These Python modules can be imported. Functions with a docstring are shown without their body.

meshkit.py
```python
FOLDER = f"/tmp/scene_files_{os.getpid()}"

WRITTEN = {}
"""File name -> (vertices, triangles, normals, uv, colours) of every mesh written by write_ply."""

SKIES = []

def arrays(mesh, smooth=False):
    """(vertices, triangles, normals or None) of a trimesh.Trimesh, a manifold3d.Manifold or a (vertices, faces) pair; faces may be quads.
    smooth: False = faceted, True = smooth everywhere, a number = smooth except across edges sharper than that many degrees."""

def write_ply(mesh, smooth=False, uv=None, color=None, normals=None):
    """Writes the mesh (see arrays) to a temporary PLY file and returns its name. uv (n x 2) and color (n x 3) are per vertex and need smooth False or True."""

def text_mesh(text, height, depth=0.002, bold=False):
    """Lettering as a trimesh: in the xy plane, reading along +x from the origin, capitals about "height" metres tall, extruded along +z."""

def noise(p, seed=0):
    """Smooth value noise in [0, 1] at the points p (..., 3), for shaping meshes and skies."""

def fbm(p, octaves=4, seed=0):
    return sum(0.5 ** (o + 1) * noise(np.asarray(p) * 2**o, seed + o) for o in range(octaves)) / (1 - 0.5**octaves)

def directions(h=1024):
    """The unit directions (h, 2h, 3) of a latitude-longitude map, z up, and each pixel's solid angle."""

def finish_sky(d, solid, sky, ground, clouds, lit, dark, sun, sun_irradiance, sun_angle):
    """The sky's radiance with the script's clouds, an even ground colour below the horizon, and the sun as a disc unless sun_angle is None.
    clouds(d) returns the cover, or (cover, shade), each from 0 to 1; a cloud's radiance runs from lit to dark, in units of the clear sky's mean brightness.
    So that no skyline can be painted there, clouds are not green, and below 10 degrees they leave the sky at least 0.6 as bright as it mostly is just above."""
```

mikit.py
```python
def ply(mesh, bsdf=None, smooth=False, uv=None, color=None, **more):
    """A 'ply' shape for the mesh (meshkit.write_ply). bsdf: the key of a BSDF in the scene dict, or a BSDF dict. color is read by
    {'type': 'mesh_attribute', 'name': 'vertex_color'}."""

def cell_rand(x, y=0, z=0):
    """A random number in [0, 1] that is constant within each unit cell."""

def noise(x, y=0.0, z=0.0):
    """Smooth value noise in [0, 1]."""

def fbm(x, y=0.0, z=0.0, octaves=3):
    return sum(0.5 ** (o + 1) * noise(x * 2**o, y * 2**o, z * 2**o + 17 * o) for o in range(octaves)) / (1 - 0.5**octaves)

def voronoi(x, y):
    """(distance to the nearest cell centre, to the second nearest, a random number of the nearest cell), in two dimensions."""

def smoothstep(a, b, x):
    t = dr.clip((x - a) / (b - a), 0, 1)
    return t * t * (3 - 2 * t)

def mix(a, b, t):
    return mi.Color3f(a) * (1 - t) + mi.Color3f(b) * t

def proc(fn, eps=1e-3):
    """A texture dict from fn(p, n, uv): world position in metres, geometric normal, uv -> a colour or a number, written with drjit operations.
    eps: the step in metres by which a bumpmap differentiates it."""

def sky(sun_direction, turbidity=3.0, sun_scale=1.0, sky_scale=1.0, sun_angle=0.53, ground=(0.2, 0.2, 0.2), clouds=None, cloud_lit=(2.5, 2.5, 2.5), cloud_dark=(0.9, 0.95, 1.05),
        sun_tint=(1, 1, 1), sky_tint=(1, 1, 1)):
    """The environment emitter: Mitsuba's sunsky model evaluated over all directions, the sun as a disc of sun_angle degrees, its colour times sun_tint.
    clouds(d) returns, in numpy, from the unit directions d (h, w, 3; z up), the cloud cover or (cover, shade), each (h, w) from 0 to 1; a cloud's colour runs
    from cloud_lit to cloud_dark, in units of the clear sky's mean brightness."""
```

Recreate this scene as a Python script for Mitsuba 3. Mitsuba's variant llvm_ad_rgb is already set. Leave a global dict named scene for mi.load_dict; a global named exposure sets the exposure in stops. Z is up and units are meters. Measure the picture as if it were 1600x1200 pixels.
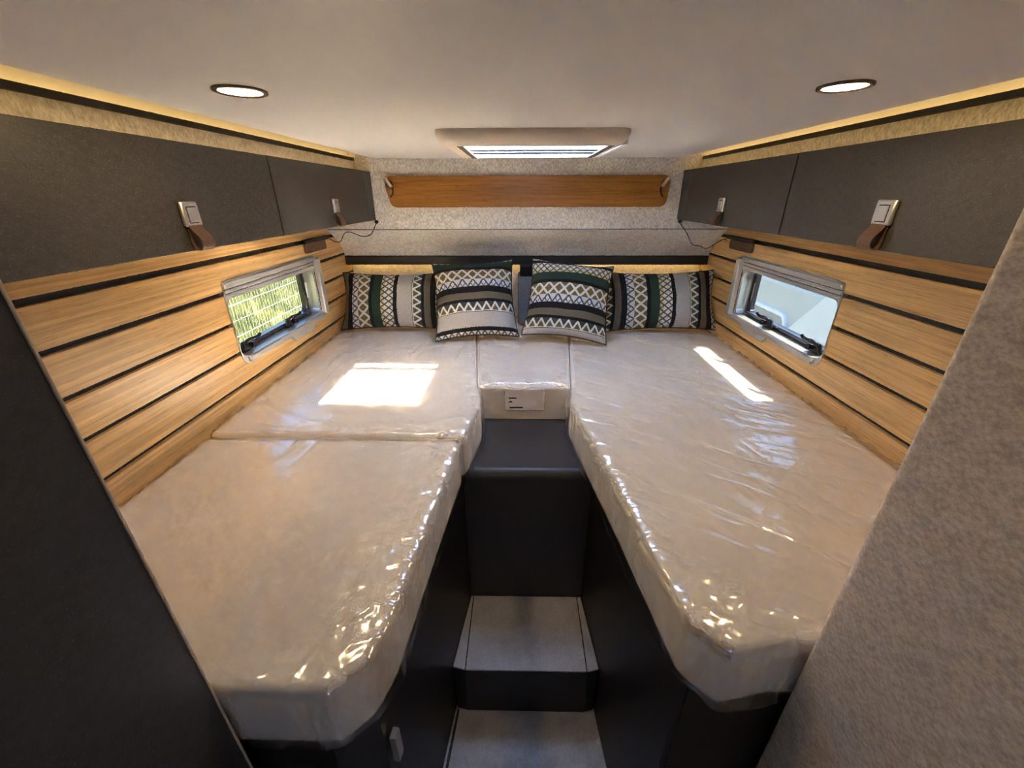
import math, random
import numpy as np, trimesh, shapely, drjit as dr, mitsuba as mi, mikit, meshkit, manifold3d as m3
from shapely.geometry import Polygon, box as sbox, Point
from shapely import affinity
from scipy.spatial import Delaunay
from mikit import noise, fbm, mix, smoothstep, proc
random.seed(7); np.random.seed(7)
T = mi.ScalarTransform4f
H = 1.795                      # eye height above the floor; everything below is written relative to the eye, then lifted by H

# ---------------------------------------------------------------- camera, sky, exposure
scene, labels = {}, {}
exposure = 6.58
FW, UP = [-0.01785419, 0.90791277, -0.41877874], [-0.00534984, 0.41875276, 0.90808452]
scene['camera'] = {'type': 'perspective', 'fov': 2 * math.degrees(math.atan(800 / 639.6)), 'fov_axis': 'x', 'near_clip': 0.01, 'far_clip': 500.0,
                   'to_world': T().look_at(origin=[0, 0, H], target=[FW[0], FW[1], FW[2] + H], up=UP)}
SUN = (0.70, 0.015, 1.0)
scene['sky'] = mikit.sky(SUN, turbidity=3.0, sun_scale=1.0, sky_scale=1.7, ground=(0.25, 0.25, 0.22), sun_tint=(0.92, 1.0, 1.10), sky_tint=(1.08, 1.0, 0.93))
LED = (1.0, 0.60, 0.19)        # colour of the warm strips
LAMP = (1.0, 0.72, 0.36)       # colour of the spots
K_COVE, K_TOP, K_SHELF, K_LAMP = 0.055, 0.05, 0.11, 2.0

# ---------------------------------------------------------------- helpers
def put(key, mesh, mat, smooth=False, uv=None, emit=None):
    """One entry of the scene; a key that is taken gets a number."""
    base, k = key, 0
    while key in scene:
        k += 1; key = f'{base}_{k:03d}'
    if hasattr(mesh, 'to_mesh'):
        m = mesh.to_mesh(); mesh = (np.array(m.vert_properties[:, :3]), np.array(m.tri_verts))
    if isinstance(mesh, trimesh.Trimesh):
        mesh = (np.array(mesh.vertices), np.array(mesh.faces))
    v = np.asarray(mesh[0], float) + [0, 0, H]
    more = {} if emit is None else {'emitter': {'type': 'area', 'radiance': {'type': 'rgb', 'value': [float(x) for x in emit]}}}
    scene[key] = mikit.ply((v, mesh[1]), mat, smooth=smooth, uv=uv, **more)
    return key

def name(key, label, category=None, group=None, kind=None):
    labels[key] = {k: v for k, v in (('label', label), ('category', category), ('group', group), ('kind', kind)) if v}
    return key

def join(*ms):
    vs, fs, n = [], [], 0
    for m in ms:
        if hasattr(m, 'to_mesh'):
            q = m.to_mesh(); m = (q.vert_properties[:, :3], q.tri_verts)
        elif isinstance(m, trimesh.Trimesh):
            m = (m.vertices, m.faces)
        vs.append(np.asarray(m[0], float)); fs.append(np.asarray(m[1]) + n); n += len(m[0])
    return np.vstack(vs), np.vstack(fs)

def cbox(x0, x1, y0, y1, z0, z1, c=0.002):
    """A box with chamfered edges."""
    x0, x1 = sorted((x0, x1)); y0, y1 = sorted((y0, y1)); z0, z1 = sorted((z0, z1))
    c = min(c, (x1 - x0) / 2.01, (y1 - y0) / 2.01, (z1 - z0) / 2.01)
    pts = []
    for x, sx in ((x0, 1), (x1, -1)):
        for y, sy in ((y0, 1), (y1, -1)):
            for z, sz in ((z0, 1), (z1, -1)):
                pts += [(x, y + sy * c, z + sz * c), (x + sx * c, y, z + sz * c), (x + sx * c, y + sy * c, z)]
    return m3.Manifold.hull_points(pts)

def prism(poly, a0, a1, axis):
    """Extrudes a polygon: axis x takes (y, z), y takes (x, z), z takes (x, y)."""
    a0, a1 = sorted((a0, a1))
    ms = []
    for g in getattr(poly, 'geoms', [poly]):
        m = trimesh.creation.extrude_polygon(g, a1 - a0, engine='earcut')
        v, f = np.array(m.vertices), np.array(m.faces); v[:, 2] += a0
        if axis == 'x': v = v[:, [2, 0, 1]]
        if axis == 'y': v, f = v[:, [0, 2, 1]], f[:, ::-1]
        ms.append((v, f))
    return join(*ms)

def rrect(a0, a1, b0, b1, r, n=8):
    return sbox(min(a0, a1) + r, min(b0, b1) + r, max(a0, a1) - r, max(b0, b1) - r).buffer(r, quad_segs=n)

def tube(pts, r, n=8, closed=False):
    p = np.asarray(pts, float); k = len(p)
    r = np.broadcast_to(r, k)
    d = np.roll(p, -1, 0) - np.roll(p, 1, 0) if closed else np.gradient(p, axis=0)
    d /= np.linalg.norm(d, axis=1, keepdims=True) + 1e-12
    u = np.cross(d[0], [0.3, 0.5, 0.8]); u /= np.linalg.norm(u)
    vs = []
    for i in range(k):
        u = u - d[i] * (u @ d[i]); u /= np.linalg.norm(u); w = np.cross(d[i], u)
        a = np.arange(n) * 2 * math.pi / n
        vs.append(p[i] + r[i] * (np.cos(a)[:, None] * u + np.sin(a)[:, None] * w))
    v = np.vstack(vs); f = []
    for i in range(k if closed else k - 1):
        j = (i + 1) % k
        for a in range(n):
            b = (a + 1) % n
            f += [[i * n + a, i * n + b, j * n + b], [i * n + a, j * n + b, j * n + a]]
    if not closed:
        for e, s in ((0, -1), (k - 1, 1)):
            v = np.vstack([v, p[e]]); c = len(v) - 1
            for a in range(n):
                b = (a + 1) % n
                f.append([e * n + a, e * n + b, c][::s])
    return v, np.array(f)

def spline(pts, n=40):
    from scipy.interpolate import CubicSpline
    p = np.asarray(pts, float); t = np.concatenate([[0], np.cumsum(np.linalg.norm(np.diff(p, axis=0), axis=1))])
    return CubicSpline(t, p)(np.linspace(0, t[-1], n))

def cyl(p0, p1, r, n=24):
    return tube([p0, p1], r, n)

def quad(a, b, c, d):
    """One rectangle facing (b - a) x (d - a)."""
    return np.array([a, b, c, d], float), np.array([[0, 1, 2], [0, 2, 3]])

# ---------------------------------------------------------------- materials
def rgb(*c): return {'type': 'rgb', 'value': [float(x) for x in c]}
def mat(key, color, rough=0.5, metal=0.0, bump=None, scale=1.0, **more):
    b = {'type': 'principled', 'base_color': color if isinstance(color, dict) else rgb(*color), 'roughness': rough, 'metallic': metal, **more}
    if bump is not None:
        b = {'type': 'bumpmap', 'arbitrary': proc(bump, eps=0.0006), 'bsdf': b, 'scale': scale}
    scene[key] = {'type': 'twosided', 'bsdf': b}
    return key

def felt(lo, hi, fx, fy, fz):
    def fn(p, n, uv):
        a = 0.6 * noise(p.x * fx, p.y * fy, p.z * fz) + 0.4 * noise(p.x * fx * 2.3, p.y * fy * 2.3, p.z * fz * 2.3)
        b = noise(p.x * fx * 0.28, p.y * fy * 0.28, p.z * fz * 0.28)
        return mix(lo, hi, dr.clip((a - 0.5) * 1.6 + 0.5 + (b - 0.5) * 0.35, 0, 1))
    return fn
def speck(lo, hi, f, sp=0.72):
    def fn(p, n, uv):
        a = noise(p.x * f, p.y * f, p.z * f); b = fbm(p.x * f * 0.22, p.y * f * 0.22, p.z * f * 0.22)
        return mix(lo, hi, dr.clip(0.35 * b + 0.25 * a + 0.75 * smoothstep(sp, sp + 0.16, a), 0, 1))
    return fn
def wood(lo, hi, along, streak=150.0):
    def fn(p, n, uv):
        u, w, t = (p.y, p.z, p.x) if along == 'y' else (p.x, p.z, p.y)
        u2 = u + 0.05 * noise(u * 3, w * 9, t * 9)
        w2 = w + 0.003 * noise(u * 5, w * 14, 3.0)
        g = 0.5 * noise(u2 * 3.0, w2 * streak, t * 40) + 0.3 * noise(u2 * 11.0, w2 * streak * 2.7, t * 80) + 0.2 * noise(u * 1.4, w2 * 28, 5.0)
        fl = smoothstep(0.66, 0.9, noise(u2 * 30.0, w2 * streak * 3.2, 9.0))
        return mix(lo, hi, dr.clip((g - 0.5) * 1.45 + 0.5 - 0.25 * fl, 0, 1))
    return fn
def stone(p, n, uv):
    a = fbm(p.x * 9, p.y * 7, 1.0, 4); b = noise(p.x * 160, p.y * 160, 2.0)
    return mix((0.37, 0.33, 0.295), (0.64, 0.59, 0.545), dr.clip((a - 0.5) * 1.7 + 0.5 + (b - 0.5) * 0.3, 0, 1))
def linen(p, n, uv):
    a = noise(p.x * 700, p.y * 700, p.z * 700); b = fbm(p.x * 5, p.y * 5, p.z * 5)
    return mix((0.76, 0.665, 0.56), (0.84, 0.75, 0.65), dr.clip(0.5 * a + 0.5 * b, 0, 1))
def weave(p, n, uv):
    return noise(p.x * 900, p.y * 900, p.z * 900)
def feltbump(p, n, uv):
    return noise(p.x * 500, p.y * 500, p.z * 260)

mat('m_ceiling', (0.555, 0.56, 0.545), 0.42, specular=0.35)
mat('m_felt', proc(felt((0.42, 0.405, 0.37), (0.74, 0.72, 0.68), 210, 210, 95)), 0.95, specular=0.15, sheen=0.3, bump=feltbump, scale=0.0006)
mat('m_felt_panel', proc(felt((0.40, 0.345, 0.285), (0.64, 0.57, 0.49), 190, 190, 190)), 0.95, specular=0.12, sheen=0.3, bump=feltbump, scale=0.0006)
mat('m_cabinet', proc(speck((0.032, 0.028, 0.024), (0.066, 0.058, 0.05), 420)), 0.42, specular=0.4)
mat('m_panel_dark', proc(speck((0.034, 0.033, 0.031), (0.075, 0.073, 0.068), 420, 0.78)), 0.5, specular=0.35)
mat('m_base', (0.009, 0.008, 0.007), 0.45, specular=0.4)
mat('m_box', proc(speck((0.028, 0.026, 0.024), (0.040, 0.038, 0.035), 380)), 0.36, specular=0.45)
mat('m_black', (0.012, 0.011, 0.011), 0.5)
mat('m_gloss_black', (0.010, 0.010, 0.012), 0.16, specular=0.5)
mat('m_plank', proc(wood((0.40, 0.215, 0.066), (0.70, 0.455, 0.185), 'y')), 0.36, specular=0.45)
mat('m_board', proc(wood((0.19, 0.075, 0.014), (0.37, 0.165, 0.040), 'x', 90)), 0.35, specular=0.45)
mat('m_edge', (0.50, 0.42, 0.32), 0.5)
mat('m_linen', proc(linen), 0.9, sheen=0.2, specular=0.2)
mat('m_stone', proc(stone), 0.4, specular=0.4)
mat('m_silver', (0.55, 0.53, 0.50), 0.34, 0.85)
mat('m_chrome', (0.80, 0.74, 0.66), 0.12, 1.0)
mat('m_bronze', (0.10, 0.075, 0.05), 0.3, 0.6)
mat('m_frame', (0.52, 0.51, 0.485), 0.27, 0.55, specular=0.5)
mat('m_leather', proc(speck((0.065, 0.034, 0.019), (0.11, 0.058, 0.033), 300, 0.6)), 0.5, specular=0.35)
mat('m_hatch', (0.62, 0.57, 0.49), 0.4, specular=0.4)
mat('m_white', (0.80, 0.80, 0.82), 0.5)
mat('m_paper', (0.74, 0.68, 0.69), 0.7)
mat('m_pad', proc(felt((0.17, 0.17, 0.175), (0.24, 0.24, 0.25), 260, 260, 120)), 0.9)
mat('m_lamp_glass', (0.9, 0.85, 0.7), 0.4)
mat('m_dark_rail', (0.13, 0.125, 0.115), 0.4, 0.3)
mat('m_rail', (0.05, 0.06, 0.09), 0.22, specular=0.5)
# clear film: lets most of the light through and mirrors a fifth of it
scene['m_film'] = {'type': 'mask', 'opacity': 0.21, 'bsdf': {'type': 'twosided', 'bsdf': {'type': 'roughconductor', 'alpha': 0.035, 'specular_reflectance': rgb(0.97, 0.98, 1.0)}}}
scene['m_pane'] = {'type': 'thindielectric', 'int_ior': 1.49, 'specular_transmittance': rgb(0.105, 0.112, 0.117)}
scene['m_pane_roof'] = {'type': 'thindielectric', 'int_ior': 1.49, 'specular_transmittance': rgb(0.9, 0.9, 0.92)}

# ---------------------------------------------------------------- the shell
XL, XR, XC = -1.07, 1.135, 0.033        # faces of the plank walls, middle of the cabin
ZC, ZF = 0.174, -1.795                   # ceiling, floor
YB, YN = 2.40, -2.4                      # upper back wall, wall behind the camera
WIN_Y, WIN_Z = (1.455, 2.205), (-0.603, -0.277)
HX, HY = (-0.172, 0.262), (1.42, 1.842)  # roof hatch opening

H2X, H2Y = (-0.12, 0.18), (-0.95, -0.65)   # added skylight, out of view behind the camera, to light the foreground
hole = sbox(HX[0] - 0.041, HY[0] - 0.02, HX[1] + 0.056, HY[1] + 0.012).union(sbox(H2X[0], H2Y[0], H2X[1], H2Y[1]))
put('ceiling__panel', prism(sbox(-0.752, YN, 0.826, YB - 0.002).difference(hole), ZC, ZC + 0.022, 'z'), 'm_ceiling')
put('ceiling__roof_deck', prism(sbox(-1.19, YN - 0.1, 1.255, 2.85).difference(hole), 0.226, 0.262, 'z'), 'm_ceiling')
name('ceiling', 'smooth off-white ceiling with coves along both sides', kind='structure')

put('floor', prism(sbox(-1.16, YN, 1.225, 2.84), ZF - 0.05, ZF, 'z'), 'm_stone')
name('floor', 'grey stone-look floor in the gap between the beds', kind='structure')
put('wall_rear', prism(sbox(-1.19, ZF - 0.05, 1.255, 0.226), YN - 0.1, YN, 'y'), 'm_felt')
name('wall_rear', 'beige wall behind the camera', kind='structure')

for side, s, X in (('left', -1, XL), ('right', 1, XR)):
    outline = sbox(YN, ZF - 0.05, 2.85, 0.226).difference(rrect(*WIN_Y, *WIN_Z, 0.045))
    put(f'wall_{side}__backing', prism(outline, X + s * 0.0145, X + s * 0.11, 'x'), 'm_black')
    y0 = 0.37 if s < 0 else 0.47
    seams = [(-0.208, 0.0095), (-0.322, 0.0078), (-0.437, 0.0078), (-0.549, 0.0078), (-0.668, 0.0078)]
    edges = [(-0.208 + 0.0095, -0.10)] + [(b[0] + b[1], a[0] - a[1]) for a, b in zip(seams, seams[1:])] + [(-0.80, -0.668 - 0.0078)]
    for k, (z0, z1) in enumerate(edges):
        p = sbox(y0, z0, 2.668, z1).difference(rrect(*WIN_Y, *WIN_Z, 0.045))
        put(f'wall_{side}__plank', prism(p, X, X + s * 0.0145, 'x'), 'm_plank')
    put(f'trim_{4 if s < 0 else 5}__lining', prism(sbox(0.3, 0.094, YB, 0.1635), (-0.868 if s < 0 else 0.934), X, 'x'), 'm_felt')
    put(f'trim_{4 if s < 0 else 5}__cove_back', prism(sbox(YN, 0.1635, YB, 0.226), (-0.899 if s < 0 else 0.965), X, 'x'), 'm_ceiling')
    name(f'trim_{4 if s < 0 else 5}', f'felt lining above the {side} cabinets', kind='structure')
    name(f'wall_{side}', f'{side} cabin wall of oak planks with black joints and a window', kind='structure')

# back wall: padded bulge with a slope under it, shelf, lower panel
prof = [(YB, 0.225), (YB, -0.1665), (YB + 0.006, -0.1695), (YB + 0.006, -0.1715), (YB + 0.004, -0.176), (2.47, -0.213), (2.52, -0.247), (2.555, -0.283), (2.575, -0.315), (2.583, -0.333), (2.84, -0.333), (2.84, 0.225)]
put('padded_panel__padding', prism(Polygon(prof), XL + 0.0005, XR - 0.0005, 'x'), 'm_felt')
put('wall_back__lower_panel', prism(sbox(XL + 0.0005, -0.93, XR - 0.0005, -0.334), 2.67, 2.84, 'y'), 'm_felt')
put('wall_back__lower_board', prism(sbox(XL + 0.0005, ZF, XR - 0.0005, -0.931), 2.67, 2.84, 'y'), 'm_base')
put('padded_panel__piping', tube([(XL, YB + 0.003, -0.1705), (XR, YB + 0.003, -0.1705)], 0.0022, 6), 'm_pad')
name('padded_panel', 'padded pale grey felt panel with a sloping underside above the bed head', 'wall panel')
name('wall_back', 'felt wall behind the cushions at the head of the beds', kind='structure')

put('shelf__rail', cbox(XL + 0.001, XR - 0.001, 2.574, 2.669, -0.386, -0.3345, 0.003), 'm_black')
put('shelf__led_strip', quad((XL + 0.02, 2.635, -0.388), (XL + 0.02, 2.650, -0.388), (XR - 0.02, 2.650, -0.388), (XR - 0.02, 2.635, -0.388)), 'm_white', emit=[K_SHELF * c for c in LED])
name('shelf', 'long black shelf rail with a warm light strip under it, above the cushions', 'shelf')
labels['shelf__led_strip'] = {'label': 'warm light strip'}

# cove profiles with their light strips
for k, (s, xw) in enumerate(((-1, -0.868), (1, 0.934)), 1):
    put(f'trim_{k}__profile', join(cbox(xw, xw - s * 0.005, 0.0, YB - 0.001, 0.1635, 0.1785, 0.0008), cbox(xw, xw + s * 0.030, 0.0, YB - 0.001, 0.1635, 0.170, 0.0008)), 'm_black')
    a, b = sorted((xw + s * 0.006, xw + s * 0.026))
    put(f'trim_{k}__led_strip', quad((a, 0.0, 0.1735), (b, 0.0, 0.1735), (b, YB - 0.01, 0.1735), (a, YB - 0.01, 0.1735)), 'm_white', emit=[K_COVE * c for c in LED])
    name(f'trim_{k}', f'black profile with a warm light strip in the {"left" if s < 0 else "right"} ceiling cove', kind='structure')
    labels[f'trim_{k}__led_strip'] = {'label': 'warm light strip'}

# ---------------------------------------------------------------- side windows
def side_window(n, s, X):
    W = f'window_{n}'
    px = lambda d: X + s * d                     # d metres outwards from the plank face
    (y0, y1), (z0, z1) = WIN_Y, WIN_Z
    outer = rrect(y0, y1, z0, z1, 0.045)
    inner = rrect(y0 + 0.004, y1 - 0.075, z0 + 0.034, z1 - 0.066, 0.03)
    inner_back = rrect(y0 + 0.004, y1 - 0.075, z0 + 0.034, z1 - 0.012, 0.03)
    put(f'{W}__frame', join(prism(outer.difference(inner), px(-0.004), px(0.022), 'x'), prism(outer.difference(inner_back), px(0.0221), px(0.05), 'x')), 'm_frame', smooth=30)
    # far post, standing proud and rounded
    post = [(0.012, -0.004)] + [(-0.024 + 0.012 * math.cos(a) , 0.012 * math.sin(a)) for a in np.linspace(math.pi, 0.0, 2)]
    col = m3.Manifold.batch_hull([m3.Manifold.sphere(0.011, 20).translate([px(-0.014), y, z]) for y in (y1 - 0.013, y1 - 0.034) for z in (z0 + 0.03, z1 - 0.025)] + [cbox(px(-0.002), px(0.01), y1 - 0.05, y1 - 0.002, z0 + 0.02, z1 - 0.016)])
    put(f'{W}__side_post', col, 'm_frame', smooth=40)
    put(f'{W}__post_seal', m3.Manifold.batch_hull([m3.Manifold.sphere(0.007, 16).translate([px(-0.010), y1 + 0.001, z]) for z in (z0 + 0.03, z1 - 0.025)] + [m3.Manifold.sphere(0.006, 12).translate([px(0.002), y1 - 0.001, z]) for z in (z0 + 0.03, z1 - 0.025)]), 'm_gloss_black', smooth=40)
    put(f'{W}__post_groove', cbox(px(-0.0056), px(0.004), y1 - 0.058, y1 - 0.0535, z0 + 0.045, z1 - 0.07, 0.0005), 'm_black')
    # blind cassette with ribs along the top
    cas = [cbox(px(-0.012), px(0.03), y0 + 0.004, y1 - 0.03, z1 - 0.030, z1 - 0.003, 0.006),
           cbox(px(-0.010), px(0.03), y0 + 0.004, y1 - 0.045, z1 - 0.046, z1 - 0.032, 0.004),
           cbox(px(-0.008), px(0.03), y0 + 0.004, y1 - 0.05, z1 - 0.060, z1 - 0.048, 0.003)]
    put(f'{W}__blind_cassette', cas[0], 'm_frame', smooth=40)
    put(f'{W}__blind_rib', cas[1], 'm_frame', smooth=40); put(f'{W}__blind_rib', cas[2], 'm_frame', smooth=40)
    for zg in (z1 - 0.031, z1 - 0.047):
        put(f'{W}__blind_groove', cbox(px(-0.0058), px(0.02), y0 + 0.006, y1 - 0.05, zg - 0.0012, zg + 0.0012, 0.0003), 'm_black')
    # bottom lip with a pull tab
    put(f'{W}__sill', cbox(px(-0.016), px(0.02), y0 + 0.03, y1 - 0.03, z0 + 0.006, z0 + 0.034, 0.006), 'm_frame', smooth=40)
    tab = Polygon([(1.80, z0 + 0.012), (2.04, z0 + 0.012), (2.01, z0 - 0.020), (1.83, z0 - 0.020)]).buffer(-0.006).buffer(0.006)
    put(f'{W}__pull_tab', prism(tab, px(-0.014), px(-0.001), 'x'), 'm_frame', smooth=40)
    # black gasket with the outer acrylic pane
    gin = rrect(y0 + 0.010, y1 - 0.10, z0 + 0.056, z1 - 0.014, 0.028)
    put(f'{W}__gasket', prism(rrect(y0 + 0.002, y1 - 0.05, z0 + 0.02, z1 - 0.002, 0.04).difference(gin), px(0.052), px(0.074), 'x'), 'm_gloss_black', smooth=30)
    put(f'{W}__pane_rail', cbox(px(0.038), px(0.056), y0 + 0.01, y1 - 0.09, z0 + 0.040, z0 + 0.056, 0.004), 'm_rail', smooth=40)
    x = px(0.08)
    put(f'{W}__pane', quad((x, y0 + 0.004, z0 + 0.03), (x, y1 - 0.06, z0 + 0.03), (x, y1 - 0.06, z1 - 0.003), (x, y0 + 0.004, z1 - 0.003)), 'm_pane')
    for yl in (1.535, 1.875):
        l = put(f'{W}__latch', m3.Manifold.batch_hull([m3.Manifold.sphere(0.010, 14).translate([px(0.025), yl + a, z0 + b]) for a, b in ((-0.024, 0.046), (0.024, 0.046), (-0.016, 0.070), (0.016, 0.070))]), 'm_gloss_black', smooth=40)
        put(f'{l}__lever', tube(spline([(px(0.022), yl - 0.012, z0 + 0.066), (px(0.006), yl + 0.006, z0 + 0.082), (px(-0.004), yl + 0.032, z0 + 0.084), (px(-0.006), yl + 0.055, z0 + 0.092)], 10), [0.0085] * 5 + [0.007] * 5, 8), 'm_gloss_black', smooth=True)
        put(f'{l}__knob', cyl((px(0.02), yl + 0.012, z0 + 0.060), (px(-0.004), yl + 0.012, z0 + 0.060), 0.011, 14), 'm_gloss_black', smooth=40)
    put(f'{W}__stay', join(tube([(px(0.045), y1 - 0.112, z0 + 0.07), (px(0.045), y1 - 0.112, z1 - 0.10)], 0.006, 8), cbox(px(0.034), px(0.054), y1 - 0.13, y1 - 0.10, z1 - 0.125, z1 - 0.078, 0.003)), 'm_gloss_black', smooth=40)
    if s < 0:
        put(f'{W}__stay_plate', cbox(px(0.030), px(0.036), y1 - 0.104, y1 - 0.088, z0 + 0.12, z0 + 0.20, 0.002), 'm_white')
side_window(1, -1, XL); side_window(2, 1, XR)
name('window_1', 'small left camper window looking onto sunlit grass and a wire fence', kind='structure')
name('window_2', 'small right camper window looking onto a white vehicle', kind='structure')

# ---------------------------------------------------------------- roof hatch
def ring(o, i, z0, z1): return prism(o.difference(i), z0, z1, 'z')
ho, hi = rrect(-0.253, 0.323, 1.358, 1.862, 0.05), sbox(HX[0], HY[0], HX[1], HY[1])
layers = [(0.0, 0.1735), (0.0, 0.162), (0.010, 0.146), (0.022, 0.1355), (0.030, 0.1340)]
loops = [np.array(ho.buffer(-d).exterior.coords)[:-1] for d, z in layers]
def resample(c, n=120):
    ls = shapely.LineString(np.vstack([c, c[:1]])); 
    return np.array([ls.interpolate(t, normalized=True).coords[0] for t in np.arange(n) / n])
def align(c, ref): 
    k = np.argmin(np.linalg.norm(c - ref, axis=1)); return np.roll(c, -k, axis=0)
L = [align(resample(c), np.array([XC, 1.3])) for c in loops]
v = np.vstack([np.c_[l, np.full(len(l), z)] for l, (d, z) in zip(L, layers)]); n = 120
f = [[k * n + a, k * n + (a + 1) % n, (k + 1) * n + (a + 1) % n, (k + 1) * n + a] for k in range(len(L) - 1) for a in range(n)]
put('roof_hatch__surround', join((v, np.array([q for w in f for q in ([w[0], w[1], w[2]], [w[0], w[2], w[3]])])), ring(ho.buffer(-0.0298), hi, 0.1340, 0.1350)), 'm_hatch', smooth=35)
well_in = sbox(HX[0] - 0.03, HY[0] - 0.008, HX[1] + 0.046, HY[1] + 0.002)
put('roof_hatch__well', ring(sbox(HX[0] - 0.04, HY[0] - 0.018, HX[1] + 0.055, HY[1] + 0.011), well_in, 0.1352, 0.268), 'm_white')
for zr in (0.1425, 0.1515):
    put('roof_hatch__blind_rail', cbox(HX[0] - 0.028, HX[1] + 0.044, 1.758, 1.797, zr, zr + 0.0035, 0.001), 'm_black')
for x in (HX[0], HX[1]):
    sgn = 1 if x < 0 else -1
    put('roof_hatch__side_rail', cbox(x - sgn * 0.020, x - sgn * 0.0003, HY[0] - 0.01, HY[1] - 0.003, 0.1320, 0.139, 0.002), 'm_dark_rail')
put('roof_hatch__dome', quad((-0.25, 1.35, 0.272), (0.34, 1.35, 0.272), (0.34, 1.90, 0.272), (-0.25, 1.90, 0.272)), 'm_pane_roof')
name('roof_hatch', 'cream-framed roof skylight letting daylight in between the two ceiling lamps', 'skylight')

o2 = rrect(H2X[0] - 0.06, H2X[1] + 0.06, H2Y[0] - 0.06, H2Y[1] + 0.06, 0.05)  # unseen hatch put in as extra light on step, floor and partition
put('roof_hatch_001__surround', ring(o2, sbox(H2X[0] + 0.012, H2Y[0] + 0.012, H2X[1] - 0.012, H2Y[1] - 0.012), 0.140, 0.1735), 'm_hatch')
put('roof_hatch_001__well', ring(sbox(H2X[0] + 0.0005, H2Y[0] + 0.0005, H2X[1] - 0.0005, H2Y[1] - 0.0005), sbox(H2X[0] + 0.012, H2Y[0] + 0.012, H2X[1] - 0.012, H2Y[1] - 0.012), 0.1737, 0.268), 'm_white')
put('roof_hatch_001__dome', quad((H2X[0] - 0.05, H2Y[0] - 0.05, 0.272), (H2X[1] + 0.05, H2Y[0] - 0.05, 0.272), (H2X[1] + 0.05, H2Y[1] + 0.05, 0.272), (H2X[0] - 0.05, H2Y[1] + 0.05, 0.272)), 'm_pane_roof')
name('roof_hatch_001', 'added cream-framed skylight, out of view behind the camera, lighting the foreground', 'skylight')

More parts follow.
